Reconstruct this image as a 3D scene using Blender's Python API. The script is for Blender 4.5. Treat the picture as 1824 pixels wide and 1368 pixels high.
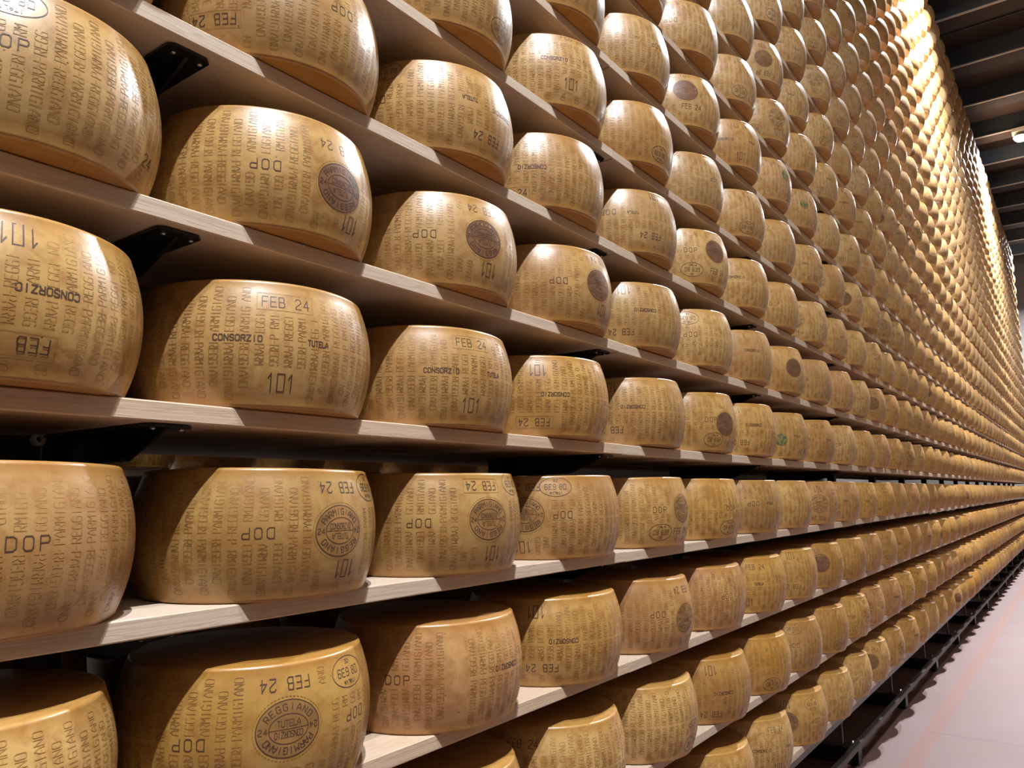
import bpy, math, random
import numpy as np
from mathutils import Matrix, Vector
random.seed(7)
C = bpy.context.scene
for o in list(bpy.data.objects): bpy.data.objects.remove(o)
COL = C.collection
PI = math.pi

# ------------------------------------------------------------------ camera
EYE = 1.442                                   # camera height above the floor; the aisle runs along +Y
D, Z0, HH, TH = 1.07515, 0.14198 + EYE, 0.30232, 0.02986   # distance of the board edges, top of shelf 0, shelf pitch, board thickness
fw = Vector((-0.58833708, 0.7959953, 0.14230589)); rt = Vector((0.80311279, 0.59570989, -0.01181425)); up = Vector((0.09417711, -0.10733691, 0.98975222))
cam = bpy.data.cameras.new('camera'); co = bpy.data.objects.new('camera', cam); COL.objects.link(co)
co.matrix_world = Matrix(((rt.x, up.x, -fw.x, 0), (rt.y, up.y, -fw.y, 0), (rt.z, up.z, -fw.z, EYE), (0, 0, 0, 1)))
cam.sensor_width = 36; cam.lens = 1370 / 1824 * 36; cam.clip_start = .02; cam.clip_end = 100
C.camera = co
def project(x, y, z):
    v = Vector((x, y, z - EYE)); d = v.dot(fw)
    if d < .05: return None
    return 912 + 1370 * v.dot(rt) / d, 684 - 1370 * v.dot(up) / d

# ------------------------------------------------------------------ light and exposure
w = bpy.data.worlds.new('world'); C.world = w; w.use_nodes = True
w.node_tree.nodes['Background'].inputs[0].default_value = (1.0, .80, .62, 1)
w.node_tree.nodes['Background'].inputs[1].default_value = .04
C.view_settings.view_transform = 'Standard'; C.view_settings.look = 'None'
C.view_settings.gamma = 1; C.view_settings.use_curve_mapping = False
C.view_settings.exposure = -0.08
LAMPS = [(1.55, -.85, .54), (.95, .30, .16), (-.38, 8.70, 1.0), (-.38, 16.35, 1.0), (-.38, 24.0, 1.0)]     # x, y, relative power
LAMP_W = 1200

# ------------------------------------------------------------------ helpers
def link(name, me, mat=None, parent=None):
    o = bpy.data.objects.new(name, me); COL.objects.link(o)
    if mat:
        for m in (mat if isinstance(mat, (list, tuple)) else [mat]): me.materials.append(m)
    if parent: o.parent = parent
    return o
def tag(o, label=None, cat=None, group=None, kind=None):
    if label: o['label'] = label
    if cat: o['category'] = cat
    if group: o['group'] = group
    if kind: o['kind'] = kind
    return o
def thing(name, loc, label, cat, group=None):
    o = bpy.data.objects.new(name, None); COL.objects.link(o); o.location = loc; o.empty_display_size = .05
    return tag(o, label, cat, group)
class MB:
    def __init__(s): s.v = []; s.f = []; s.m = []
    def add(s, v, f, m=0):
        n = len(s.v); s.v += [tuple(q) for q in v]; s.f += [tuple(i + n for i in q) for q in f]; s.m += [m] * len(f)
    def box(s, a, b, m=0, bev=0.0):
        x0, y0, z0 = a; x1, y1, z1 = b
        if bev <= 0:
            s.add([(x0,y0,z0),(x1,y0,z0),(x1,y1,z0),(x0,y1,z0),(x0,y0,z1),(x1,y0,z1),(x1,y1,z1),(x0,y1,z1)],
                  [(0,3,2,1),(4,5,6,7),(0,1,5,4),(1,2,6,5),(2,3,7,6),(3,0,4,7)], m); return
        # box bevelled along its long (Y) edges
        q = [(x0+bev,z0),(x1-bev,z0),(x1,z0+bev),(x1,z1-bev),(x1-bev,z1),(x0+bev,z1),(x0,z1-bev),(x0,z0+bev)]
        v = [(a_, y0, c_) for a_, c_ in q] + [(a_, y1, c_) for a_, c_ in q]
        f = [tuple(range(8)), tuple(range(15, 7, -1))] + [(i, i + 8, (i + 1) % 8 + 8, (i + 1) % 8) for i in range(8)]
        s.add(v, f, m)
    def prism(s, pts, axis, a, b, m=0):   # pts: polygon in the other two axes
        def P(u, v_, t): return (t, u, v_) if axis == 0 else ((u, t, v_) if axis == 1 else (u, v_, t))
        n = len(pts); v = [P(u, v_, a) for u, v_ in pts] + [P(u, v_, b) for u, v_ in pts]
        s.add(v, [tuple(range(n)), tuple(range(2*n-1, n-1, -1))] + [(i, i+n, (i+1) % n + n, (i+1) % n) for i in range(n)], m)
    def cyl(s, c, axis, r, a, b, n=16, m=0, r2=None):
        r2 = r if r2 is None else r2; v = []
        for t, rr in ((a, r), (b, r2)):
            for i in range(n):
                u, w_ = rr * math.cos(2*PI*i/n), rr * math.sin(2*PI*i/n)
                v.append((t, c[0]+u, c[1]+w_) if axis == 0 else ((c[0]+u, t, c[1]+w_) if axis == 1 else (c[0]+u, c[1]+w_, t)))
        s.add(v, [tuple(range(n)), tuple(range(2*n-1, n-1, -1))] + [(i, (i+1) % n, (i+1) % n + n, i+n) for i in range(n)], m)
    def mesh(s, name, smooth=False):
        me = bpy.data.meshes.new(name); me.from_pydata(s.v, [], s.f); me.update()
        if any(s.m): me.polygons.foreach_set('material_index', s.m)
        import bmesh
        bm = bmesh.new(); bm.from_mesh(me); bmesh.ops.recalc_face_normals(bm, faces=bm.faces); bm.to_mesh(me); bm.free()
        if smooth: me.polygons.foreach_set('use_smooth', [True] * len(me.polygons))
        return me

# ------------------------------------------------------------------ materials
class NT:
    def __init__(s, name):
        s.m = bpy.data.materials.new(name); s.m.use_nodes = True; s.t = s.m.node_tree
        s.b = s.t.nodes['Principled BSDF']
    def n(s, ty, **k):
        q = s.t.nodes.new(ty)
        for a, b in k.items():
            if a.startswith('i_'): q.inputs[a[2:].replace('_', ' ')].default_value = b
            else: setattr(q, a, b)
        return q
    def l(s, a, b): s.t.links.new(a, b)
    def math(s, op, a, b=None, c=None):
        q = s.n('ShaderNodeMath', operation=op)
        for i, v in enumerate((a, b, c)):
            if v is None: continue
            if isinstance(v, (int, float)): q.inputs[i].default_value = v
            else: s.l(v, q.inputs[i])
        return q.outputs[0]
    def ramp(s, fac, stops, interp='LINEAR'):
        q = s.n('ShaderNodeValToRGB'); q.color_ramp.interpolation = interp
        e = q.color_ramp.elements
        while len(e) > 1: e.remove(e[-1])
        e[0].position, e[0].color = stops[0][0], tuple(stops[0][1]) + (1,)
        for p_, c_ in stops[1:]:
            k = e.new(p_); k.color = tuple(c_) + (1,)
        if fac is not None: s.l(fac, q.inputs[0])
        return q.outputs[0]
    def mix(s, fac, a, b, blend='MIX'):
        q = s.n('ShaderNodeMix', data_type='RGBA', blend_type=blend)
        for i, v in ((0, fac), (6, a), (7, b)):
            if isinstance(v, (int, float)): q.inputs[i].default_value = v
            elif isinstance(v, tuple): q.inputs[i].default_value = v + (1,)
            else: s.l(v, q.inputs[i])
        return q.outputs[2]
    def noise(s, vec, scale, detail=3, rough=.55, dist=0, out=0):
        q = s.n('ShaderNodeTexNoise'); q.inputs['Scale'].default_value = scale; q.inputs['Detail'].default_value = detail
        q.inputs['Roughness'].default_value = rough; q.inputs['Distortion'].default_value = dist
        if vec is not None: s.l(vec, q.inputs['Vector'])
        return q.outputs[out]
    def bump(s, hgt, strength, dist=.01):
        q = s.n('ShaderNodeBump'); q.inputs['Strength'].default_value = strength; q.inputs['Distance'].default_value = dist
        s.l(hgt, q.inputs['Height']); s.l(q.outputs[0], s.b.inputs['Normal'])
    def mapping(s, vec, scale=(1,1,1)):
        q = s.n('ShaderNodeMapping'); q.inputs['Scale'].default_value = scale; s.l(vec, q.inputs['Vector']); return q.outputs[0]
    def set(s, **k):
        for a, b in k.items():
            i = s.b.inputs[a.replace('_', ' ')]
            if isinstance(b, (int, float)): i.default_value = b
            elif isinstance(b, tuple): i.default_value = b + (1,)
            else: s.l(b, i)
        return s.m
def plain(name, col, rough=.5, metal=0.0):
    t = NT(name); nz = t.noise(t.n('ShaderNodeTexCoord').outputs['Object'], 30)
    c = t.mix(nz, tuple(v * .85 for v in col), tuple(min(1, v * 1.12) for v in col))
    return t.set(Base_Color=c, Roughness=rough, Metallic=metal)

def rind(name, stuff=False):
    t = NT(name)
    tc = t.n('ShaderNodeTexCoord')
    if stuff:
        rnd = t.n('ShaderNodeAttribute', attribute_name='wheel').outputs['Fac']
        uv = t.n('ShaderNodeUVMap').outputs[0]
        vec = tc.outputs['Object']
    else:
        oi = t.n('ShaderNodeObjectInfo'); rnd = oi.outputs['Random']; vec = tc.outputs['Object']
    va = t.n('ShaderNodeVectorMath', operation='ADD'); t.l(vec, va.inputs[0])
    cb = t.n('ShaderNodeCombineXYZ'); r20 = t.math('MULTIPLY', rnd, 37.0)
    t.l(r20, cb.inputs[0]); t.l(t.math('MULTIPLY', rnd, 91.0), cb.inputs[2]); t.l(cb.outputs[0], va.inputs[1])
    P = va.outputs[0]
    base = t.ramp(rnd, [(0, (.44, .232, .046)), (.14, (.38, .182, .032)), (.30, (.44, .255, .080)), (.44, (.30, .135, .026)),
                        (.56, (.49, .305, .115)), (.70, (.45, .235, .040)), (.84, (.29, .162, .045)), (1, (.40, .19, .082))])
    # the higher the shelf, the more the rind mixes towards duller tan
    if stuff: row_tan = t.n('ShaderNodeAttribute', attribute_name='row_tan').outputs['Fac']
    else: row_tan = t.n('ShaderNodeAttribute', attribute_name='row_tan', attribute_type='OBJECT').outputs['Fac']
    base = t.mix(row_tan, base, t.mix(t.math('FRACT', t.math('MULTIPLY', rnd, 7.3)), (.49, .36, .225), (.36, .235, .135)))
    n1 = t.noise(P, 7, 4, .6, .3); n2 = t.noise(P, 26, 5, .65, .6); n3 = t.noise(P, 90, 3, .6)
    c = t.mix(t.ramp(n1, [(.38, (0, 0, 0)), (.72, (1, 1, 1))]), base, t.mix(.6, base, (.55, .345, .115)))
    c = t.mix(t.math('MULTIPLY', t.ramp(n2, [(.45, (0, 0, 0)), (.68, (1, 1, 1))]), .75), c, (.27, .11, .018))
    c = t.mix(t.math('MULTIPLY', t.ramp(n3, [(.55, (0, 0, 0)), (.85, (1, 1, 1))]), .35), c, (.20, .09, .02))
    bl = t.noise(P, 4.2, 2, .5, .8)
    c = t.mix(t.math('MULTIPLY', t.ramp(bl, [(.56, (0, 0, 0)), (.72, (1, 1, 1))]), .55), c, (.30, .14, .035))
    vs = t.n('ShaderNodeTexVoronoi', feature='F1'); vs.inputs['Scale'].default_value = 34; t.l(P, vs.inputs['Vector'])
    c = t.mix(t.ramp(vs.outputs['Distance'], [(.035, (1, 1, 1)), (.055, (0, 0, 0))]), c, (.12, .055, .02))
    # wear towards the rims: darker orange band
    sp = t.n('ShaderNodeSeparateXYZ'); t.l(tc.outputs['Generated'] if not stuff else uv, sp.inputs[0])
    vv = sp.outputs[2] if not stuff else sp.outputs[1]
    e = t.math('ABSOLUTE', t.math('SUBTRACT', vv, .5))
    e = t.math('ADD', e, t.math('MULTIPLY', t.math('SUBTRACT', n1, .5), .18))
    c = t.mix(t.math('MULTIPLY', t.ramp(e, [(.36, (0, 0, 0)), (.46, (1, 1, 1))]), .5), c, (.36, .16, .022))
    if stuff:
        s_ = t.math('SINE', t.math('MULTIPLY', sp.outputs[0], 2 * PI * 58))
        band = t.ramp(t.math('ABSOLUTE', t.math('SUBTRACT', vv, .5)), [(.36, (1, 1, 1)), (.42, (0, 0, 0))])
        k = t.math('MULTIPLY', t.ramp(s_, [(.35, (0, 0, 0)), (.6, (1, 1, 1))]), t.math('MULTIPLY', band, .38))
        c = t.mix(k, c, (.15, .075, .02))
    hgt = t.math('ADD', t.math('MULTIPLY', n3, .5), n2)
    t.bump(hgt, .12, .003)
    ro = t.math('ADD', t.math('MULTIPLY', n2, .30), .20)
    t.b.inputs['Specular IOR Level'].default_value = .6; t.b.inputs['Coat Weight'].default_value = .25; t.b.inputs['Coat Roughness'].default_value = .38
    return t.set(Base_Color=c, Roughness=ro)
M = {}
M['rind'] = rind('cheese_rind'); M['rind_far'] = rind('cheese_rind_far', True)
M['ink'] = plain('stamp_ink', (.075, .038, .024), .45)
def softink(name, col):
    t = NT(name); nz = t.noise(t.n('ShaderNodeTexCoord').outputs['Object'], 22, 3)
    c = t.mix(t.ramp(nz, [(.35, (0, 0, 0)), (.65, (1, 1, 1))]), col, tuple(v * 1.5 for v in col))
    return t.set(Base_Color=c, Roughness=.45)
M['dots'] = softink('pricked_letters', (.215, .105, .028))
M['toast'] = softink('toasted_seal', (.17, .088, .034))
def greenink():
    t = NT('green_ink'); P = t.n('ShaderNodeTexCoord').outputs['Object']
    c = t.mix(t.ramp(t.noise(P, 55, 4, .7), [(.42, (0, 0, 0)), (.58, (1, 1, 1))]), (.27, .18, .06), (.03, .09, .05))
    return t.set(Base_Color=c, Roughness=.4)
M['green'] = greenink()
M['toast_light'] = softink('ochre_seal', (.215, .108, .034)); M['dots_faint'] = softink('faint_pricked_letters', (.265, .14, .038))
M['toast_dark'] = softink('dark_seal', (.135, .062, .030))
M['lip'] = plain('pressed_rim', (.80, .60, .33), .3)

def wood(name):
    t = NT(name); oi = t.n('ShaderNodeObjectInfo'); tc = t.n('ShaderNodeTexCoord')
    va = t.n('ShaderNodeVectorMath', operation='ADD'); t.l(tc.outputs['Object'], va.inputs[0])
    cb = t.n('ShaderNodeCombineXYZ'); t.l(t.math('MULTIPLY', oi.outputs['Random'], 23.0), cb.inputs[0]); t.l(t.math('MULTIPLY', oi.outputs['Random'], 57.0), cb.inputs[1]); t.l(cb.outputs[0], va.inputs[1])
    g = t.mapping(va.outputs[0], (26, .9, 26))
    n1 = t.noise(g, 2.2, 3, .5, .25)
    rings = t.math('FRACT', t.math('MULTIPLY', n1, 11.0))
    k = t.ramp(rings, [(0, (0, 0, 0)), (.55, (.25, .25, .25)), (.9, (1, 1, 1)), (1, (0, 0, 0))])
    fine = t.noise(t.mapping(va.outputs[0], (160, 3, 160)), 2.0, 2)
    c = t.mix(t.math('MULTIPLY', k, .5), (.60, .50, .40), (.42, .30, .20))
    c = t.mix(t.math('MULTIPLY', fine, .35), c, (.48, .37, .27))
    # sparse oval knots
    kv = t.n('ShaderNodeTexVoronoi', feature='F1'); kv.inputs['Scale'].default_value = 1.0
    t.l(t.mapping(va.outputs[0], (7, 2.6, 7)), kv.inputs['Vector'])
    kk = t.ramp(kv.outputs['Distance'], [(.085, (1, 1, 1)), (.13, (0, 0, 0))])
    c = t.mix(t.math('MULTIPLY', kk, .85), c, (.17, .065, .025))
    tone = t.ramp(oi.outputs['Random'], [(0, (.9, .86, .82)), (.5, (1, 1, 1)), (1, (1.0, .9, .8))])
    c = t.mix(1.0, c, tone, 'MULTIPLY')
    t.bump(t.math('ADD', k, fine), .12, .002)
    return t.set(Base_Color=c, Roughness=.5)
M['wood'] = wood('pine_board')
M['black'] = plain('black_powder_coat', (.008, .009, .010), .32)
M['frame'] = plain('dark_frame_steel', (.018, .022, .022), .45)
M['steel'] = plain('zinc_screw', (.5, .5, .52), .3, .9)
M['strut'] = plain('galvanised_strut', (.13, .115, .11), .42, .5)
M['rail'] = plain('worn_rail', (.04, .034, .031), .45, .4)
M['white'] = plain('white_plastic', (.8, .8, .78), .4)
M['beam'] = plain('dark_blue_beam', (.05, .066, .088), .6)
M['flange'] = plain('beam_flange', (.5, .44, .41), .45)
M['deck'] = plain('brown_ceiling_deck', (.035, .0185, .0155), .8)
def floor_mat():
    t = NT('painted_floor'); tc = t.n('ShaderNodeTexCoord'); P = tc.outputs['Object']
    n1 = t.noise(P, 1.3, 4, .6); n2 = t.noise(P, 14, 5, .7); n3 = t.noise(P, 120, 2)
    c = t.mix(t.ramp(n1, [(.35, (0, 0, 0)), (.7, (1, 1, 1))]), (.112, .064, .058), (.098, .046, .038))
    c = t.mix(t.math('MULTIPLY', t.ramp(n2, [(.42, (0, 0, 0)), (.72, (1, 1, 1))]), .6), c, (.115, .055, .045))
    c = t.mix(t.math('MULTIPLY', n3, .2), c, (.09, .055, .048))
    sp = t.n('ShaderNodeSeparateXYZ'); t.l(P, sp.inputs[0]); x, y = sp.outputs[0], sp.outputs[1]
    # worn red stripe parallel to the rack
    d = t.math('ABSOLUTE', t.math('ADD', x, .886)); d = t.math('ADD', d, t.math('MULTIPLY', t.math('SUBTRACT', n2, .5), .012))
    st = t.ramp(d, [(.044, (1, 1, 1)), (.050, (0, 0, 0))])
    c = t.mix(t.math('MULTIPLY', st, t.math('ADD', .62, t.math('MULTIPLY', n1, .6))), c, (.125, .046, .031))
    # reddish patch crossing the aisle
    d2 = t.math('ABSOLUTE', t.math('SUBTRACT', y, 7.15)); p2 = t.math('MULTIPLY', t.ramp(d2, [(.05, (1, 1, 1)), (.20, (0, 0, 0))]), t.ramp(t.math('ADD', x, 1.0), [(.22, (0, 0, 0)), (.3, (1, 1, 1))]))
    c = t.mix(t.math('MULTIPLY', p2, .55), c, (.13, .06, .045))
    # joints of the screed every 4 m
    j = t.math('ABSOLUTE', t.math('SUBTRACT', t.math('MODULO', t.math('SUBTRACT', y, 1.41), 3.95), .04)); j = t.ramp(j, [(.004, (1, 1, 1)), (.008, (0, 0, 0))])
    jx = t.ramp(t.math('ADD', x, 1.0), [(.08, (0, 0, 0)), (.085, (1, 1, 1))])
    c = t.mix(t.math('MULTIPLY', t.math('MULTIPLY', j, jx), .7), c, (.03, .018, .016))
    t.bump(n2, .05, .003)
    return t.set(Base_Color=c, Roughness=.55)
M['floor'] = floor_mat()
M['wall'] = plain('grey_wall', (.20, .18, .165), .8)

# ------------------------------------------------------------------ the setting
def slab(name, a, b, m):
    q = MB(); q.box(a, b); return tag(link(name, q.mesh(name), m), kind='structure')
Y0, Y1 = -1.6, 27.0
slab('floor', (-5.6, Y0, -.1), (2.6, Y1, 0), M['floor'])
slab('wall_back', (-5.6, Y1, 0), (2.6, Y1 + .2, 8.6), M['wall'])
M['bounce_tan'] = plain('tan_bounce_surface', (.14, .095, .055), .8)
slab('bounce_wall', (2.6, Y0, 0), (2.8, Y1, 8.6), M['bounce_tan'])  # unseen wall, added to bounce lamp light back onto the rack
slab('wall_left', (-5.8, Y0, 0), (-5.6, Y1, 8.6), M['wall'])
slab('ceiling', (-5.6, Y0, 8.32), (2.6, Y1, 8.45), M['deck'])
for k in range(18):                      # roof beams across the aisle, with a pale lower flange
    y = 16.35 - .03 + 1.53 * (k - 10)
    q = MB(); q.box((-5.58, y, 8.02), (2.58, y + .34, 8.319))
    o = tag(link('trim_%d' % (k + 1), q.mesh('beam'), M['beam']), kind='structure')
    q = MB(); q.box((-5.58, y - .022, 8.000), (2.58, y + .012, 8.019)); link('flange', q.mesh('flange'), M['flange'], o)
    q = MB(); q.box((-5.58, y + .013, 7.998), (2.58, y + .34, 8.019)); link('soffit', q.mesh('soffit'), M['deck'], o)
    q = MB(); q.box((-5.58, y + .98, 8.30), (2.58, y + 1.0, 8.319)); link('deck_seam', q.mesh('seam'), M['beam'], o)

# ------------------------------------------------------------------ ceiling lamps
def lamp(x, y, p, label, watt):
    t = thing('ceiling_lamp', (x, y, 8.0), label, 'lamp', None)
    q = MB(); q.box((-.13, -.11, -.075), (.13, .11, -.006)); link('mount_box', q.mesh('mount'), M['white'], t)
    q = MB(); q.cyl((0, 0), 2, .12, -.155, -.075, 32, r2=.08); link('housing', q.mesh('housing'), M['strut'], t)
    e = NT('lamp_glass'); e.b.inputs['Emission Color'].default_value = (.93, .97, 1, 1); e.b.inputs['Emission Strength'].default_value = 150
    q = MB(); q.cyl((0, 0), 2, .07, -.225, -.195, 32, r2=.10); q.cyl((0, 0), 2, .10, -.195, -.156, 32, r2=.115); link('lens', q.mesh('lens'), e.m, t)
    L = bpy.data.lights.new('lamp_light', 'AREA'); L.shape = 'DISK'; L.size = .13; L.spread = 2.5; L.energy = watt * p; L.color = (.91, .945, 1.0)
    lo = bpy.data.objects.new('light_source', L); COL.objects.link(lo); lo.parent = t; lo.location = (0, 0, -.228)
for x, y, p in LAMPS:
    lamp(x, y, p, {-.85: 'white ceiling lamp above and behind the viewer, outside the photo', .30: 'fainter white ceiling lamp high above the nearest wheels, outside the photo', 8.70: 'white ceiling lamp hidden above the brightest part of the rack top', 16.35: 'glaring white lamp hanging from a dark ceiling beam at the right edge', 24.0: 'farthest ceiling lamp at the end of the aisle, off to the right'}[y], LAMP_W)
lamp(-2.70, 3.2, 1.0, 'ceiling lamp over the neighbouring aisle behind the rack', 110)

# ------------------------------------------------------------------ cheese wheels
RM, RT, CH = .212, .190, .210
def barrel(z): return RM - (RM - RT) * (2 * z / CH - 1) ** 2
def wob(th, z, sd): return 1 + .0045 * np.sin(2 * th + sd) + .003 * np.sin(3 * th + 2.1 * sd + 9 * z) + .0012 * np.sin(7 * th + 5 * sd + 30 * z)
def profile(nside, rim=.007):
    P = [(0.0, .0015), (.10, .0012), (barrel(0) - rim * 1.7, 0.0), (barrel(0) - rim * .9, .0006)]
    for k in range(4):
        a = -PI / 2 + (k + 1) * PI / 2 / 4.6
        P.append((barrel(rim) - rim + rim * math.cos(a) * 1.0, rim + rim * math.sin(a)))
    for k in range(nside + 1):
        z = rim + (CH - 2 * rim) * k / nside; P.append((barrel(z), z))
    return P + [(r, CH - z) for r, z in P[:8][::-1]]
def wheel_mesh(name, seg, prof, sd, attr=False):
    P = np.array(prof); n = len(P); th = np.linspace(0, 2 * PI, seg, endpoint=False)
    T, I = np.meshgrid(th, np.arange(n), indexing='ij')
    R = P[I, 0] * wob(T, P[I, 1], sd) ; Z = P[I, 1] + np.where(P[I, 0] > .05, .0012 * np.sin(2 * T + 3 * sd) * (P[I, 1] / CH), 0)
    v = np.stack([R * np.cos(T), R * np.sin(T), Z], -1).reshape(-1, 3)
    i = np.arange(seg)[:, None]; j = np.arange(n - 1)[None]; a = i * n + j; b = ((i + 1) % seg) * n + j
    f = np.stack([a, b, b + 1, a + 1], -1).reshape(-1, 4)
    return v, f
def np_mesh(name, v, f, smooth=True):
    me = bpy.data.meshes.new(name); me.vertices.add(len(v)); me.vertices.foreach_set('co', np.ascontiguousarray(v, dtype=np.float32).ravel())
    me.loops.add(f.size); me.loops.foreach_set('vertex_index', f.astype(np.int32).ravel())
    me.polygons.add(len(f)); me.polygons.foreach_set('loop_start', np.arange(0, f.size, f.shape[1], dtype=np.int32))
    me.polygons.foreach_set('loop_total', np.full(len(f), f.shape[1], dtype=np.int32))
    if smooth: me.polygons.foreach_set('use_smooth', np.ones(len(f), dtype=bool))
    me.update(calc_edges=True); me.validate(); return me
SEEDS = [0.4, 1.9, 3.3, 4.7]
BODY = []
for sd in SEEDS:
    v, f = wheel_mesh('w', 112, profile(16), sd); me = np_mesh('cheese_wheel', v, f); me.materials.append(M['rind']); BODY.append(me)

# ------------------------------------------------------------------ stamped lettering, drawn as strokes on the rind
G = {  # strokes on a 4 x 6 grid
 'A': [(0,0,0,3),(0,3,2,6),(2,6,4,3),(4,3,4,0),(0,2,4,2)], 'P': [(0,0,0,6),(0,6,3.4,6),(3.4,6,4,5),(4,5,4,4),(4,4,3.4,3),(3.4,3,0,3)],
 'R': [(0,0,0,6),(0,6,3.4,6),(3.4,6,4,5),(4,5,4,4),(4,4,3.4,3),(3.4,3,0,3),(2,3,4,0)], 'M': [(0,0,0,6),(0,6,2,3),(2,3,4,6),(4,6,4,0)],
 'I': [(2,0,2,6)], 'G': [(4,5.2,3.2,6),(3.2,6,.8,6),(.8,6,0,5),(0,5,0,1),(0,1,.8,0),(.8,0,4,0),(4,0,4,3),(4,3,2.2,3)],
 'N': [(0,0,0,6),(0,6,4,0),(4,0,4,6)], 'O': [(.8,0,3.2,0),(3.2,0,4,1),(4,1,4,5),(4,5,3.2,6),(3.2,6,.8,6),(.8,6,0,5),(0,5,0,1),(0,1,.8,0)],
 'E': [(4,0,0,0),(0,0,0,6),(0,6,4,6),(0,3,3.4,3)], '-': [(.6,3,3.4,3)], 'F': [(0,0,0,6),(0,6,4,6),(0,3,3.2,3)],
 'B': [(0,0,0,6),(0,6,3.2,6),(3.2,6,3.6,5.4),(3.6,5.4,3.6,3.6),(3.6,3.6,3.2,3),(3.2,3,0,3),(3.2,3,4,2.4),(4,2.4,4,.8),(4,.8,3.2,0),(3.2,0,0,0)],
 '2': [(0,5,.8,6),(.8,6,3.2,6),(3.2,6,4,5),(4,5,4,4),(4,4,0,1.2),(0,1.2,0,0),(0,0,4,0)], '4': [(3,0,3,6),(3,6,0,2),(0,2,4,2)],
 '1': [(.6,4.4,2.2,6),(2.2,6,2.2,0)], '0': [(0,0,4,0),(4,0,4,6),(4,6,0,6),(0,6,0,0)], 'D': [(0,0,0,6),(0,6,2.8,6),(2.8,6,4,5),(4,5,4,1),(4,1,2.8,0),(2.8,0,0,0)],
 'C': [(4,5,3.2,6),(3.2,6,.8,6),(.8,6,0,5),(0,5,0,1),(0,1,.8,0),(.8,0,3.2,0),(3.2,0,4,1)],
 'S': [(4,5,3.2,6),(3.2,6,.8,6),(.8,6,0,5),(0,5,0,3.8),(0,3.8,4,2.4),(4,2.4,4,1),(4,1,3.2,0),(3.2,0,.8,0),(.8,0,0,1)],
 'Z': [(0,6,4,6),(4,6,0,0),(0,0,4,0)], 'T': [(0,6,4,6),(2,6,2,0)], 'U': [(0,6,0,1),(0,1,.8,0),(.8,0,3.2,0),(3.2,0,4,1),(4,1,4,6)], 'L': [(0,6,0,0),(0,0,4,0)],
 '8': [(.8,0,3.2,0),(3.2,0,4,1.5),(4,1.5,3.2,3),(3.2,3,4,4.5),(4,4.5,3.2,6),(3.2,6,.8,6),(.8,6,0,4.5),(0,4.5,.8,3),(.8,3,3.2,3),(.8,3,0,1.5),(0,1.5,.8,0)],
 '6': [(4,5.4,3.2,6),(3.2,6,.8,6),(.8,6,0,5),(0,5,0,1),(0,1,.8,0),(.8,0,3.2,0),(3.2,0,4,1),(4,1,4,2.4),(4,2.4,3.2,3.3),(3.2,3.3,0,3)],
 '3': [(0,6,4,6),(4,6,4,0),(4,0,0,0),(1,3,4,3)], '9': [(0,.6,.8,0),(.8,0,3.2,0),(3.2,0,4,1),(4,1,4,5),(4,5,3.2,6),(3.2,6,.8,6),(.8,6,0,5),(0,5,0,3.6),(0,3.6,.8,2.7),(.8,2.7,4,3)],
}
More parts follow.
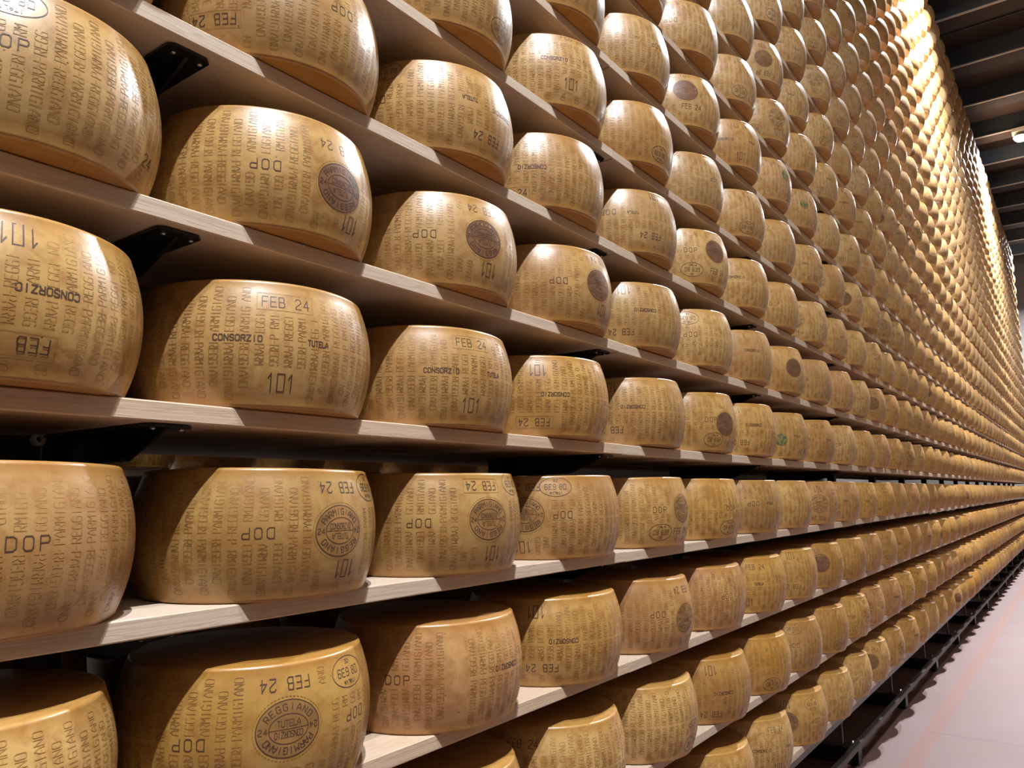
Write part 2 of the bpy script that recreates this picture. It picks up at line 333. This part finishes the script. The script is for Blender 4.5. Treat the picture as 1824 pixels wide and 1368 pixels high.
class Ink:
    """flat strips in (arc length, height) coordinates, wrapped on the barrel afterwards"""
    def __init__(s): s.q = []; s.m = []
    def strip(s, a, b, w, m):
        dx, dy = b[0] - a[0], b[1] - a[1]; L = math.hypot(dx, dy)
        if L < 1e-7: return
        nx, ny = -dy / L * w / 2, dx / L * w / 2; ex, ey = dx / L * w * .35, dy / L * w * .35
        s.q.append(((a[0]-nx-ex, a[1]-ny-ey), (b[0]-nx+ex, b[1]-ny+ey), (b[0]+nx+ex, b[1]+ny+ey), (a[0]+nx-ex, a[1]+ny-ey))); s.m.append(m)
    def seg(s, a, b, w, m, dash=None, maxl=.012):
        L = math.hypot(b[0]-a[0], b[1]-a[1])
        if dash:
            n = max(1, int(round(L / dash)))
            for i in range(n):
                t0, t1 = (i + .10) / n, (i + .74) / n
                s.strip((a[0]+(b[0]-a[0])*t0, a[1]+(b[1]-a[1])*t0), (a[0]+(b[0]-a[0])*t1, a[1]+(b[1]-a[1])*t1), w, m)
        else:
            n = max(1, int(math.ceil(L / maxl)))
            for i in range(n):
                s.strip((a[0]+(b[0]-a[0])*i/n, a[1]+(b[1]-a[1])*i/n), (a[0]+(b[0]-a[0])*(i+1)/n, a[1]+(b[1]-a[1])*(i+1)/n), w, m)
    def glyph(s, ch, fn, gw, gh, w, m, dash=None):
        for x0, y0, x1, y1 in G.get(ch, []):
            s.seg(fn((x0/4-.5)*gw, (y0/6-.5)*gh), fn((x1/4-.5)*gw, (y1/6-.5)*gh), w, m, dash)
    def text(s, txt, c, rot, width, gh, w, m, space=.34, dash=None):
        n = len(txt); adv = width / (n - space) if n > 1 else width; gw = adv * (1 - space)
        ca, sa = math.cos(rot), math.sin(rot)
        for i, ch in enumerate(txt):
            cx = (i - (n - 1) / 2) * adv
            s.glyph(ch, lambda a, b, cx=cx: (c[0] + (a + cx) * ca - b * sa, c[1] + (a + cx) * sa + b * ca), gw, gh, w, m, dash)
    def ring(s, c, rx, ry, w, m, n=56, dash=False):
        for i in range(n):
            if dash and i % 2: continue
            a, b = 2*PI*i/n, 2*PI*(i+1)/n
            s.strip((c[0]+rx*math.cos(a), c[1]+ry*math.sin(a)), (c[0]+rx*math.cos(b), c[1]+ry*math.sin(b)), w, m)
    def arc(s, txt, c, rx, ry, a0, a1, gw, gh, w, m, flip=1):
        n = len(txt)
        for i, ch in enumerate(txt):
            t = a0 + (a1 - a0) * (i + .5) / n; px, py = c[0] + rx*math.cos(t), c[1] + ry*math.sin(t)
            nx, ny = math.cos(t) / rx, math.sin(t) / ry; L = math.hypot(nx, ny); ux, uy = nx/L*flip, ny/L*flip
            s.glyph(ch, lambda a, b: (px + a*uy + b*ux, py - a*ux + b*uy), gw, gh, w, m)
BOX = {'FEB': (.050, .015), 'FEBB': (.052, .016), '101': (.030, .018), 'CONS': (.034, .004), 'TUT': (.020, .005), 'DOP': (.027, .009), 'OVAL': (.047, .027),
       'SEAL': (.056, .050), 'BLANK': (.020, .2), '24': (.02, .012)}
def rotp(c, r): return (lambda a, b: (c[0]+a, c[1]+b)) if not r else (lambda a, b: (c[0]-a, c[1]-b))
def stamp(k, K, c, r):
    ro = PI * r; f = rotp(c, r)
    if k in ('FEB', 'FEBB'):
        K.text('FEB', f(-.021, 0), ro, .037, .0175, .0017, 1); K.text('24', f(.029, 0), ro, .024, .0175, .0017, 1)
        if k == 'FEBB':
            for a, b in (((-.048, .0145), (.048, .0145)), ((-.048, -.0145), (.048, -.0145)), ((-.048, -.0145), (-.048, .0145)), ((.048, -.0145), (.048, .0145))): K.seg(f(*a), f(*b), .0009, 0)
    elif k == '101': K.text('101', c, ro, .046, .028, .0019, 1, .3)
    elif k == 'CONS': K.text('CONSORZIO', c, ro, .074, .0095, .0019, 1, .3)
    elif k == 'TUT': K.text('TUTELA', c, ro, .038, .0090, .0018, 1, .3)
    elif k == '24': K.text('24', c, ro, .026, .018, .0017, 1)
    elif k == 'DOP': K.text('DOP', c, ro, .048, .0165, .0017, 1, .42)
    elif k == 'OVAL':
        K.ring(c, .0435, .0240, .0013, 1); K.text('08', f(-.019, 0), ro, .018, .0125, .0014, 1); K.text('639', f(.015, 0), ro, .030, .0125, .0014, 1)
        K.text('ITALIA', f(0, .0155), ro, .032, .0055, .0012, 1); K.text('CE', f(0, -.0160), ro, .011, .0055, .0011, 1)
    elif k == 'SEAL':
        K.ring(c, .050, .0415, .0016, 1, 72); K.ring(c, .031, .0215, .0013, 1, 48); K.ring(c, .0545, .0465, .0011, 0, 110, True); K.seg(f(-.031, 0), f(.031, 0), .0012, 1)
        s = -1 if r else 1
        a = PI if r else 0
        K.arc('PARMIGIANO', c, .0405, .0315, a + PI*.86, a + PI*.14, .0062, .0095, .0014, 1)
        K.arc('REGGIANO', c, .0405, .0315, a + PI*1.86, a + PI*1.14, .0062, .0095, .0014, 1)
        K.text('24', f(-.0400, 0), ro, .013, .0085, .0013, 1); K.text('24', f(.0400, 0), ro + PI, .013, .0085, .0013, 1)
        K.text('CONSORZIO', f(0, .0075), ro, .044, .0090, .0011, 1, .25); K.text('TUTELA', f(0, -.0085), ro + PI, .036, .0090, .0012, 1, .25)
NCOL = 58
def lettering(stamps, sd, seed, th0=-180, th1=180, name='lettering', faint=False):
    """PARMIGIANO-REGGIANO columns all round (or over a visible arc), cut where a stamp sits"""
    K = Ink(); rnd = random.Random(seed); off = rnd.random() * 6
    pos = [(k, math.radians(t) * RM, z, r) for k, t, z, r in stamps]
    for i in range(NCOL):
        deg = -180 + 360 * (i + .5) / NCOL + off / 2
        if not th0 <= deg <= th1: continue
        x = math.radians(deg) * RM; lean = rnd.uniform(-.01, .01)
        up_, dn = ('REGGIANO', 'PARMIGIANO') if i % 2 else ('PARMIGIANO', 'REGGIANO')
        cells = [('-', 0, 1)] + [(ch, .0062 + .0087 * (j + .25), 1) for j, ch in enumerate(up_)] + [(ch, -(.0062 + .0087 * (j + .25)), -1) for j, ch in enumerate(dn)]
        for ch, dz, s in cells:
            z = CH / 2 + dz; xx = x + lean * dz
            if any(abs(xx - px) < BOX[k][0] + .0075 and abs(z - pz) < BOX[k][1] + .0055 for k, px, pz, r in pos): continue
            if rnd.random() < .014: continue
            far = abs(dz) > .045
            # text runs along the height, letters turned a quarter
            K.glyph(ch, lambda a, b, z=z, xx=xx, s=s: (xx - b * s, z + a * s), .0063, .0140, .00092 if far else .00105, 0, None if far else .0021)
    n0 = len(K.q)
    for k, px, pz, r in pos: stamp(k, K, (px, pz), r)
    q = np.array(K.q)                                  # (n,4,2)
    th = q[..., 0] / RM; z = np.clip(q[..., 1], .002, CH - .002)
    r = (RM - (RM - RT) * (2 * z / CH - 1) ** 2) * wob(th, z, sd) + .0003
    v = np.stack([r * np.cos(th), r * np.sin(th), z], -1).reshape(-1, 3); f = np.arange(len(v)).reshape(-1, 4)
    me = np_mesh(name, v, f, False); me.materials.append(M['dots_faint' if faint else 'dots']); me.materials.append(M['ink'])
    me.polygons.foreach_set('material_index', np.array(K.m, dtype=np.int32)); return me
def patch(c, rx, ry, sd, mat, name, n=48, h=.00015, hole=0.0):
    """a filled ellipse lying on the rind (toasted ground of a seal, green ink)"""
    v = []; f = []; R = [hole, .33, .66, 1.0] if hole < .3 else [hole, (1 + hole) / 2, 1.0]
    for k in R:
        for i in range(n):
            a = 2 * PI * i / n; th = (math.radians(c[0]) * RM + rx * k * math.cos(a)) / RM; z = min(CH - .003, max(.003, c[1] + ry * k * math.sin(a)))
            r = barrel(z) * float(wob(np.float64(th), z, sd)) + h; v.append((r * math.cos(th), r * math.sin(th), z))
    for k in range(len(R) - 1):
        for i in range(n): f.append((k*n+i, k*n+(i+1) % n, (k+1)*n+(i+1) % n, (k+1)*n+i))
    me = np_mesh(name, np.array(v), np.array(f)); me.materials.append(mat); return me
STAMPS={(0,1):[('FEBB',-21.0,0.1728,0),('CONS',-41.4,0.1089,0),('101',-22.4,0.0403,0),('TUT',-5.7,0.1095,0)],(0,2):[('FEBB',-15.2,0.176,0),('CONS',-35.4,0.1119,0),('101',-16.3,0.0437,0),('TUT',-0.6,0.1128,0)],(0,3):[('101',-50.4,0.1679,1),('CONS',-38.1,0.106,1),('FEBB',-53.0,0.0362,1)],(0,4):[('101',-69.1,0.1782,1),('FEB',-69.1,0.0475,1),('CONS',-49.5,0.1168,1)],(0,5):[('DOP',-33.1,0.1109,0),('OVAL',-29.2,0.0408,0),('SEAL',-13.4,0.0977,0)],(0,6):[('101',-56.4,0.1827,1),('CONS',-35.7,0.121,1),('FEB',-52.5,0.0521,1)],(0,0):[('101',-7.4,0.1779,1),('CONS',2.5,0.1116,1),('FEBB',-6.1,0.0433,1)],(1,0):[('OVAL',-19.0,0.178,1),('DOP',-19.0,0.1149,0),('24',43.6,0.0454,0)],(1,1):[('DOP',-32.5,0.0992,1),('SEAL',5.4,0.0928,0),('FEB',4.9,0.1647,1),('101',15.1,0.0366,1)],(1,2):[('DOP',-49.4,0.1051,1),('SEAL',-11.2,0.1112,0),('FEB',-10.7,0.1789,1),('101',-6.8,0.0449,1)],(1,3):[('DOP',-40.5,0.1062,1),('SEAL',-3.6,0.1108,0),('FEB',1.8,0.1851,1),('101',1.8,0.0458,1)],(1,4):[('101',-54.2,0.1798,1),('CONS',-35.7,0.1147,1),('FEB',-57.0,0.0461,1)],(1,5):[('OVAL',-51.7,0.1731,1),('DOP',-50.3,0.1119,1)],(1,6):[('CONS',-32.4,0.1216,0)],(1,7):[('SEAL',-21.4,0.1107,0)],(2,1):[('FEBB',-61.6,0.057,1),('DOP',0.4,0.1247,1)],(2,2):[('TUT',-19.5,0.1228,1),('FEB',-5.0,0.0466,1),('CONS',8.4,0.1173,1),('OVAL',-74.1,0.1804,0),('DOP',-78.6,0.1097,1)],(2,3):[('CONS',-53.3,0.1022,1),('FEBB',-68.7,0.0357,0)],(2,4):[('DOP',-65.2,0.1263,1),('TUT',-43.6,0.1248,1),('FEB',-26.4,0.0555,1),('101',-20.0,0.1933,1)],(2,5):[('DOP',-46.4,0.1195,0),('OVAL',-45.0,0.0483,0),('SEAL',-16.0,0.1257,0),('FEB',-13.0,0.0504,0)],(2,6):[('CONS',-46.7,0.1229,0)],(3,3):[('FEBB',-22.0,0.2042,0),('CONS',-39.9,0.1244,0),('101',-26.1,0.0589,0)],(3,4):[('OVAL',-8.9,0.0415,1)],(4,5):[('SEAL',-43.2,0.1334,0),('101',-42.4,0.2075,0),('FEB',-37.7,0.0692,0)],(-1,0):[('DOP',0.8,0.1129,0)],(-1,1):[('DOP',-35.0,0.108,1),('SEAL',3.0,0.1072,0),('FEB',4.0,0.1786,1),('101',7.8,0.0444,1),('OVAL',31.0,0.1791,1)],(-1,2):[('DOP',-51.8,0.1083,1),('SEAL',-9.7,0.1126,0),('FEBB',-12.7,0.1823,1),('101',-5.6,0.0427,1),('OVAL',18.6,0.1864,1)],(-1,3):[('OVAL',-44.8,0.1812,1),('DOP',-40.8,0.1117,1),('SEAL',-67.1,0.1128,0),('FEB',-67.2,0.1807,1),('101',-69.8,0.0325,1)],(-1,4):[('DOP',-29.1,0.113,0),('OVAL',-27.5,0.0467,0),('SEAL',0.5,0.1158,0),('FEB',-2.1,0.0482,0)],(-1,5):[('OVAL',-15.2,0.0416,0),('DOP',-13.2,0.1072,0)],(-1,6):[('DOP',-41.8,0.1169,1),('TUT',-19.0,0.1178,1)],(-2,1):[('DOP',-57.2,0.105,1),('SEAL',-17.8,0.1156,1),('FEB',-18.5,0.1796,1),('OVAL',17.1,0.1767,1),('DOP',18.9,0.1104,1)],(-2,2):[('DOP',-63.0,0.1087,0),('CONS',4.3,0.1143,1),('BLANK',-30.0,0.1166,0)],(-2,3):[('101',-60.8,0.1795,1),('CONS',-41.9,0.1111,1),('FEB',-56.7,0.0483,1)],(-2,4):[('FEB',-4.6,0.176,1),('SEAL',-3.0,0.0942,1),('DOP',-34.9,0.1133,1)],(-2,5):[('DOP',-24.9,0.1134,1)],(-2,6):[('FEB',-42.5,0.1757,0),('TUT',-40.5,0.1128,0),('101',-53.2,0.0436,0)],(-2,7):[('101',-43.8,0.1865,1),('FEB',-43.9,0.0563,1)],(-2,8):[('SEAL',-44.9,0.1215,0),('101',-49.2,0.1819,0)],(-3,3):[('FEB',-71.6,0.1736,0)],(-3,4):[('DOP',1.1,0.0939,1),('OVAL',1.9,0.0367,0)],(-3,5):[('101',-45.3,0.1753,1),('CONS',-33.6,0.1028,1),('FEB',-45.7,0.0359,1)],(-3,7):[('OVAL',-46.3,0.1816,0),('DOP',-47.7,0.1141,1)],(-2,0):[]}
GREEN={(0,7):[(-46,.085,.028)],(4,8):[(-30,.12,.026)],(4,7):[(-10,.13,.03)],(0,10):[(-52,.09,.026)],(3,13):[(-45,.1,.028)]}
CORR = {(0,1): -.012, (0,2): -.022, (0,3): -.04, (1,1): -.012, (2,3): -.03, (1,0): .012, (2,2): -.01, (-1,1): .01, (-1,0): .005}
# generic full-circle stamp layouts for the other wheels
GA = [('FEBB', -20, .176, 0), ('101', -20, .042, 0), ('CONS', -40, .109, 0), ('TUT', -4, .109, 0), ('DOP', 60, .109, 0), ('SEAL', 98, .108, 1), ('FEB', 98, .178, 0), ('101', 98, .04, 0), ('OVAL', 62, .042, 0), ('DOP', -110, .109, 1), ('OVAL', 160, .17, 1)]
GB = [(k, -t - 50, CH - z, 1 - r) for k, t, z, r in GA]
GC = [(k, (t + 150 + 180) % 360 - 180, z, r) for k, t, z, r in GA]
GD = [(k, (t + 95 + 180) % 360 - 180, z, r) for k, t, z, r in GB]
GEN = [(lettering(g, SEEDS[i], 11 + i), patch([s for s in g if s[0] == 'SEAL'][0][1:3], .050, .0415, SEEDS[i], M['toast'], 'seal_ground')) for i, g in enumerate((GA, GB, GC, GD))]

GENF = []
for a_, s_ in GEN:
    a2 = a_.copy(); a2.materials[0] = M['dots_faint']; GENF.append((a2, s_))

def ordinal(n):
    w_ = 'first second third fourth fifth sixth seventh eighth ninth tenth eleventh twelfth thirteenth fourteenth fifteenth sixteenth seventeenth eighteenth nineteenth twentieth'.split()
    return w_[n - 1] if n <= 20 else {21: 'twenty-first', 22: 'twenty-second', 23: 'twenty-third', 24: 'twenty-fourth', 25: 'twenty-fifth', 26: 'twenty-sixth', 27: 'twenty-seventh', 28: 'twenty-eighth', 29: 'twenty-ninth', 30: 'thirtieth'}.get(n, str(n))
def shelf_name(i):
    if i >= 0: return ordinal(i + 1) + ' shelf above the eye-level gap'
    return ordinal(-i) + ' shelf below the eye-level gap'
LOOK = {(0,1): 'golden cheese wheel with upright FEB 24 box and 101', (0,2): 'golden wheel with upright boxed FEB 24, grooved on its left', (0,3): 'wheel with upside-down boxed FEB 24 low on the rind',
 (-1,1): 'pale golden wheel with upside-down FEB 24 over a dark oval seal', (-1,2): 'spotted golden wheel with oval seal and bluish-green tint', (-1,3): 'yellow wheel with upside-down 08 639 oval near its top',
 (1,1): 'glossy wheel with brown seal at its right edge', (1,2): 'wheel with dark brown oval seal and greenish right edge', (-2,1): 'wheel with tilted oval seal and top face showing',
 (-2,2): 'wheel with smooth unlettered band down its middle', (-2,0): 'wheel cut off by the bottom left corner', (1,0): 'huge pale wheel filling the top left corner',
 (0,0): 'wheel at the left edge with upside-down CONSORZIO', (-1,0): 'wheel at the left edge with large DOP'}
def wc(i, n):
    j = random.Random(i * 97 + n)
    dx, dy = (0, 0) if (i, n) in STAMPS else (j.uniform(-.008, .008), j.uniform(-.011, .011))
    return -D - .14 + dx, .393 + .46 * n + CORR.get((i, n), 0) + dy, Z0 + i * HH - (.0026 if i < 0 else 0)
cand = []
for i in range(-4, 20):
    for n in range(-2, 51):
        x, y, z = wc(i, n); pts = [project(x + a, y + b, z + c) for a in (-.2, .21) for b in (-.21, .21) for c in (0, CH)]
        if y < -.6: continue
        if any(p is None for p in pts):
            if n < 0 and not any(p and -900 < p[0] < 1900 and -500 < p[1] < 1700 for p in pts): continue
            pts = [p for p in pts if p]
            if not pts: continue
        x0, x1 = min(p[0] for p in pts), max(p[0] for p in pts); y0, y1 = min(p[1] for p in pts), max(p[1] for p in pts)
        inside = x1 > 4 and x0 < 1820 and y1 > 4 and y0 < 1364
        near = x1 > -420 and x0 < 2100 and y1 > -380 and y0 < 1700
        if near: cand.append((i, n, x, y, z, inside, math.dist((x, y, z), (0, 0, EYE))))
vis = sorted([c for c in cand if c[5]], key=lambda c: c[6])
chosen = set((c[0], c[1]) for c in vis[:296])
first = {}
for c in cand:
    if c[5]: first[c[0]] = min(first.get(c[0], 99), c[1])
rest = []
def ROW_TAN(i): return float(min(.85, max(0.0, .16 + .085 * i)))
GROUP = 'cheese wheels lined up on the rack shelves'
TINT = ['straw-gold', 'amber', 'pale gold', 'honey-brown']
for i, n, x, y, z, inside, dist in cand:
    if (i, n) not in chosen:
        rest.append((x, y, z)); continue
    v = (i * 5 + n * 3) % 4
    lab = LOOK.get((i, n), 'round cheese wheel') + ', ' + ordinal(n - first[i] + 1) + ' from left on the ' + shelf_name(i)
    if len(lab.split()) > 16: lab = LOOK.get((i, n), 'round cheese wheel') if (i, n) in LOOK else lab.replace('round cheese wheel', 'wheel')
    hero = (i, n) in STAMPS
    o = thing('cheese_wheel', (x, y, z), lab, 'cheese wheel', GROUP)
    b = link('rind', BODY[v], None, o); b['row_tan'] = ROW_TAN(i)
    if hero:
        st = STAMPS[(i, n)]; s_ = list(st)
        # the rest of the ring follows the usual stamping scheme, away from the stamps seen in the photo
        s_ += [('DOP', 150, .109, 0), ('SEAL', -170, .108, 1)]
        link('lettering', lettering(s_, SEEDS[v], 100 + i * 60 + n, -125, 125, 'lettering', i > 0 or n == 0), None, o)
        for k, t_, zz, r_ in st:
            if k == 'SEAL': link('seal_ground', patch((t_, zz), .0495, .041, SEEDS[v], M['toast_light' if i < 0 and n < 8 else 'toast_dark'], 'seal_ground'), None, o)
    else:
        b.rotation_euler.z = random.Random(i * 13 + n * 7).uniform(0, 2 * PI)
        k = v
        for nm, me in zip(('lettering', 'seal_ground'), GENF[k] if i > 1 else GEN[k]):
            if nm == 'seal_ground' and (i * 7 + n * 3) % 10 > 3: continue
            c_ = link(nm, me, None, o); c_.rotation_euler.z = b.rotation_euler.z
    if (i, n) in GREEN:
        for t_, zz, rr in GREEN[(i, n)]:
            link('green_ink_mark', patch((t_, zz), rr, rr * .9, SEEDS[v], M['green'], 'green_ink', h=.0004), None, o)

q = MB()
for a in range(14):                      # green scribble on the top face of the bottom-left wheel
    t0, t1 = 2 * PI * a / 14, 2 * PI * (a + .8) / 14
    P = [(.094 + r_ * math.cos(t_) * .6, .072 + r_ * math.sin(t_) * 1.2, CH + .0006) for t_ in (t0, t1) for r_ in (.011, .014)]
    q.add(P, [(0, 1, 3, 2)])
for o in list(COL.objects):
    if o.get('category') == 'cheese wheel' and abs(o.location.y - .393) < .03 and abs(o.location.z - (Z0 - 2 * HH)) < .02:
        link('green_ink_mark', q.mesh('green_scribble'), M['green'], o)
def many_wheels(name, places, seg, prof, label, group_cat):
    V = []; F = []; U = []; A = []; off = 0
    base = {}
    th = np.linspace(0, 2 * PI, seg, endpoint=False); P = np.array(prof); n = len(P)
    for k, (x, y, z) in enumerate(places):
        s = k % 4
        if s not in base: base[s] = wheel_mesh('t', seg, prof, SEEDS[s])
        v, f = base[s]; rz = (k * 2.399) % (2 * PI); c, s_ = math.cos(rz), math.sin(rz)
        V.append(v @ np.array([[c, s_, 0], [-s_, c, 0], [0, 0, 1]]) + np.array([x, y, z])); F.append(f + off); off += len(v)
        A.append(np.full(len(f), ((k * .618034) % 1.0)))
        i_ = np.arange(seg)[:, None] + 0 * np.arange(n - 1)[None]; j_ = np.arange(n - 1)[None] + 0 * i_
        zz = P[:, 1] / CH
        u = np.stack([np.stack([i_/seg, zz[j_]], -1), np.stack([(i_+1)/seg, zz[j_]], -1), np.stack([(i_+1)/seg, zz[j_+1]], -1), np.stack([i_/seg, zz[j_+1]], -1)], 2)
        U.append(u.reshape(-1, 2))
    me = np_mesh(name, np.concatenate(V), np.concatenate(F))
    me.attributes.new('wheel', 'FLOAT', 'FACE').data.foreach_set('value', np.concatenate(A).astype(np.float32))
    me.attributes.new('row_tan', 'FLOAT', 'FACE').data.foreach_set('value', np.concatenate([np.full(seg * (n - 1), ROW_TAN((pl[2] - Z0) / HH)) for pl in places]).astype(np.float32))
    me.uv_layers.new(name='UVMap').data.foreach_set('uv', np.concatenate(U).astype(np.float32).ravel())
    o = link(name, me, M['rind_far']); return tag(o, label, group_cat, None, 'stuff')
many_wheels('distant_cheese_wheels', rest, 48, profile(8), 'countless small cheese wheels receding along the upper and far shelves of the rack', 'cheese wheels')
# the back half of the double rack, seen only as darkness between the near wheels
back = [(-1.745 + random.uniform(-.01, .01), .6 + .46 * n, Z0 + i * HH) for i in range(-4, 8) for n in range(0, 22) if not (i == 0 and False)]
many_wheels('rear_cheese_wheels', back, 28, profile(4), 'shadowed cheese wheels on the back half of the rack, glimpsed between the front wheels', 'cheese wheels')

# ------------------------------------------------------------------ shelf boards
JOINTS = [-.65 + 2.64 * k for k in range(10)]
def board(x0, x1, y0, y1, z, label, group):
    q = MB(); L = y1 - y0; q.box((x0, -L / 2, -TH), (x1, L / 2, 0), bev=.0022)
    o = link('shelf_board', q.mesh('shelf_board'), M['wood']); o.location = (0, (y0 + y1) / 2, z); return tag(o, label, 'shelf board', group)
for i in range(-4, 20):
    z = Z0 + i * HH - (.0026 if i < 0 else 0) - .0004; cnt = 0
    for k in range(len(JOINTS) - 1):
        ya, yb = JOINTS[k] + .001, JOINTS[k + 1] - .001
        P = [project(-D, y, z) for y in (max(ya, .02), (max(ya, .02) + yb) / 2, yb)]
        seen = any(p and -500 < p[0] < 2300 and -500 < p[1] < 1800 for p in P)
        if not seen: continue
        cnt += 1
        lab = 'pine board, ' + ordinal(cnt) + ' from left, of ' + shelf_name(i)
        b = board(-D - .385, -D, ya, yb, z - .0012 * (k % 2), lab, 'pine shelf boards along the front of the rack')
for i in range(-4, 8):
    board(-1.90, -1.515, -.65, 9.9, Z0 + i * HH - .0004, 'shaded rear pine board behind the ' + shelf_name(i), 'boards at the back of the rack')

# ------------------------------------------------------------------ uprights with brackets
FY = [.622 + 1.32 * k for k in range(-1, 18)]
q = MB(); q.prism([(-1.095 + .000, -.028), (-1.104, -.037), (-1.462, -.037), (-1.462, .037), (-1.104, .037), (-1.095, .028)], 2, -.004, 0); PLATE = q.mesh('plate'); PLATE.materials.append(M['black'])
q = MB()
def ribprism(q, y0, y1):
    q.prism([(-1.113, -.004), (-1.13, -.012), (-1.225, -.050), (-1.462, -.054), (-1.462, -.004)], 1, y0, y1)
ribprism(q, .000, .006); q.prism([(-1.225, -.0500), (-1.462, -.0540), (-1.462, -.0515), (-1.225, -.0475)], 1, -.010, .006); RIB = q.mesh('rib'); RIB.materials.append(M['black'])
q = MB(); q.cyl((0, 0), 2, .0040, -.003, 0, 12); q.cyl((0, 0), 2, .0024, -.0036, -.003, 8); SCREW = q.mesh('screw', True); SCREW.materials.append(M['steel'])
for k, fy in enumerate(FY):
    t = thing('rack_upright', (0, fy, 0), 'black steel rack upright with brackets, ' + ('beside the leftmost wheels, ahead of the photo edge' if k == 0 else ordinal(k) + ' from the left'), 'rack upright', 'uprights carrying the shelf brackets')
    q = MB(); q.box((-1.512, -.028, .09), (-1.463, .028, 7.62)); link('post', q.mesh('post'), M['frame'], t)
    q = MB(); q.box((-1.92, -.045, 0), (-1.105, .03, .085)); q.box((-1.125, -.045, .085), (-1.105, .03, .105)); link('foot', q.mesh('foot'), M['black'], t)
    q = MB(); q.box((-1.205, -.012, .086), (-1.190, .012, Z0 - 4 * HH - TH - .035)); link('strut', q.mesh('strut'), M['strut'], t)
    q = MB(); q.cyl((-1.135, -.02), 2, .007, .086, .12, 10); link('bolt', q.mesh('bolt', True), M['steel'], t)
    for i in range(-3, 20):
        z = Z0 + i * HH - TH - (.0026 if i < 0 else 0) - .002
        P = project(-1.15, fy, z)
        if not P or not (-300 < P[0] < 1560 and -300 < P[1] < 1650): continue
        b = link('bracket', PLATE, None, t); b.location = (0, 0, z)
        r = link('rib', RIB, None, b)
        if fy < 3.6:
            for sx, sy in ((-1.114, -.020), (-1.114, .026)):
                s = link('screw', SCREW, None, b); s.location = (sx, sy, -.004)
# cross plate with a grommet behind the leftmost wheels
t = thing('cross_plate', (-1.4555, .62, Z0 - TH - .02), 'dark grey steel strip with white plastic grommet, under the shelf at far left', 'steel strip')
q = MB(); q.box((-.006, -.62, -.075), (.0, -.032, .016)); link('strip', q.mesh('strip'), M['frame'], t)
q = MB()
for i in range(20):
    a, b = 2*PI*i/20, 2*PI*(i+1)/20
    pts = []
    for an in (a, b):
        for r_, x_ in ((.0050, .0), (.0050, .012), (.0075, .016), (.0115, .012), (.0115, .0)): pts.append((x_, r_*math.cos(an), r_*math.sin(an)))
    q.add(pts, [(j, j+1, j+6, j+5) for j in range(4)])
g = link('grommet', q.mesh('grommet', True), M['white'], t); g.location = (.002, -.040, .012)

# ------------------------------------------------------------------ beam under the lowest shelf, guide rail
z = Z0 - 4 * HH - .0026 - TH
q = MB(); q.box((-D - .050, Y0 + .2, z - .030), (-D - .004, 24.0, z - .001), bev=.002); q.box((-D - .010, Y0 + .2, z - .0275), (-D - .003, 24.0, z + .012))
tag(link('support_beam', q.mesh('support_beam'), M['black']), 'long black steel beam carrying the lowest shelf boards', 'steel beam')
q = MB(); q.box((-1.112, Y0 + .2, .105), (-1.080, 24.0, .135), bev=.004)
tag(link('guide_rail', q.mesh('guide_rail'), M['rail']), 'long worn steel guide rail running low along the foot of the rack', 'rail')

# ------------------------------------------------------------------ the next rack, glimpsed through the gap
for i in (0,):
    q = MB(); q.box((-3.90, -1.45, -TH), (-3.51, 2.2, 0), bev=.002)
    t = thing('rack_bay', (0, 3.40, 0), 'narrow strip of pine board of the next rack, glimpsed through the gap', 'rack')
    o = link('shelf_board', q.mesh('far_board'), M['wood'], t); o.location = (0, 0, Z0 + i * HH)
    for y_ in (-1.4, 0, 2.1):
        q = MB(); q.box((-3.955, y_ - .03, 0), (-3.905, y_ + .03, Z0 + .3)); q.box((-3.92, y_ - .03, Z0 - TH - .05), (-3.60, y_ + .03, Z0 - TH - .002)); link('post', q.mesh('post'), M['frame'], t)
FL = [('OVAL', -18, .040, 0), ('OVAL', 60, .17, 1)]
FARM = lettering(FL, SEEDS[1], 77, -95, 95)
for n in range(8):
    o = thing('cheese_wheel', (-3.65, 1.86 + .46 * n, Z0 + .0004), ordinal(n + 1) + ' from left of the wheels glimpsed through the gap behind the rack', 'cheese wheel', 'wheels of the next rack seen through the gap')
    b = link('rind', BODY[1], None, o); link('lettering', FARM, None, o)
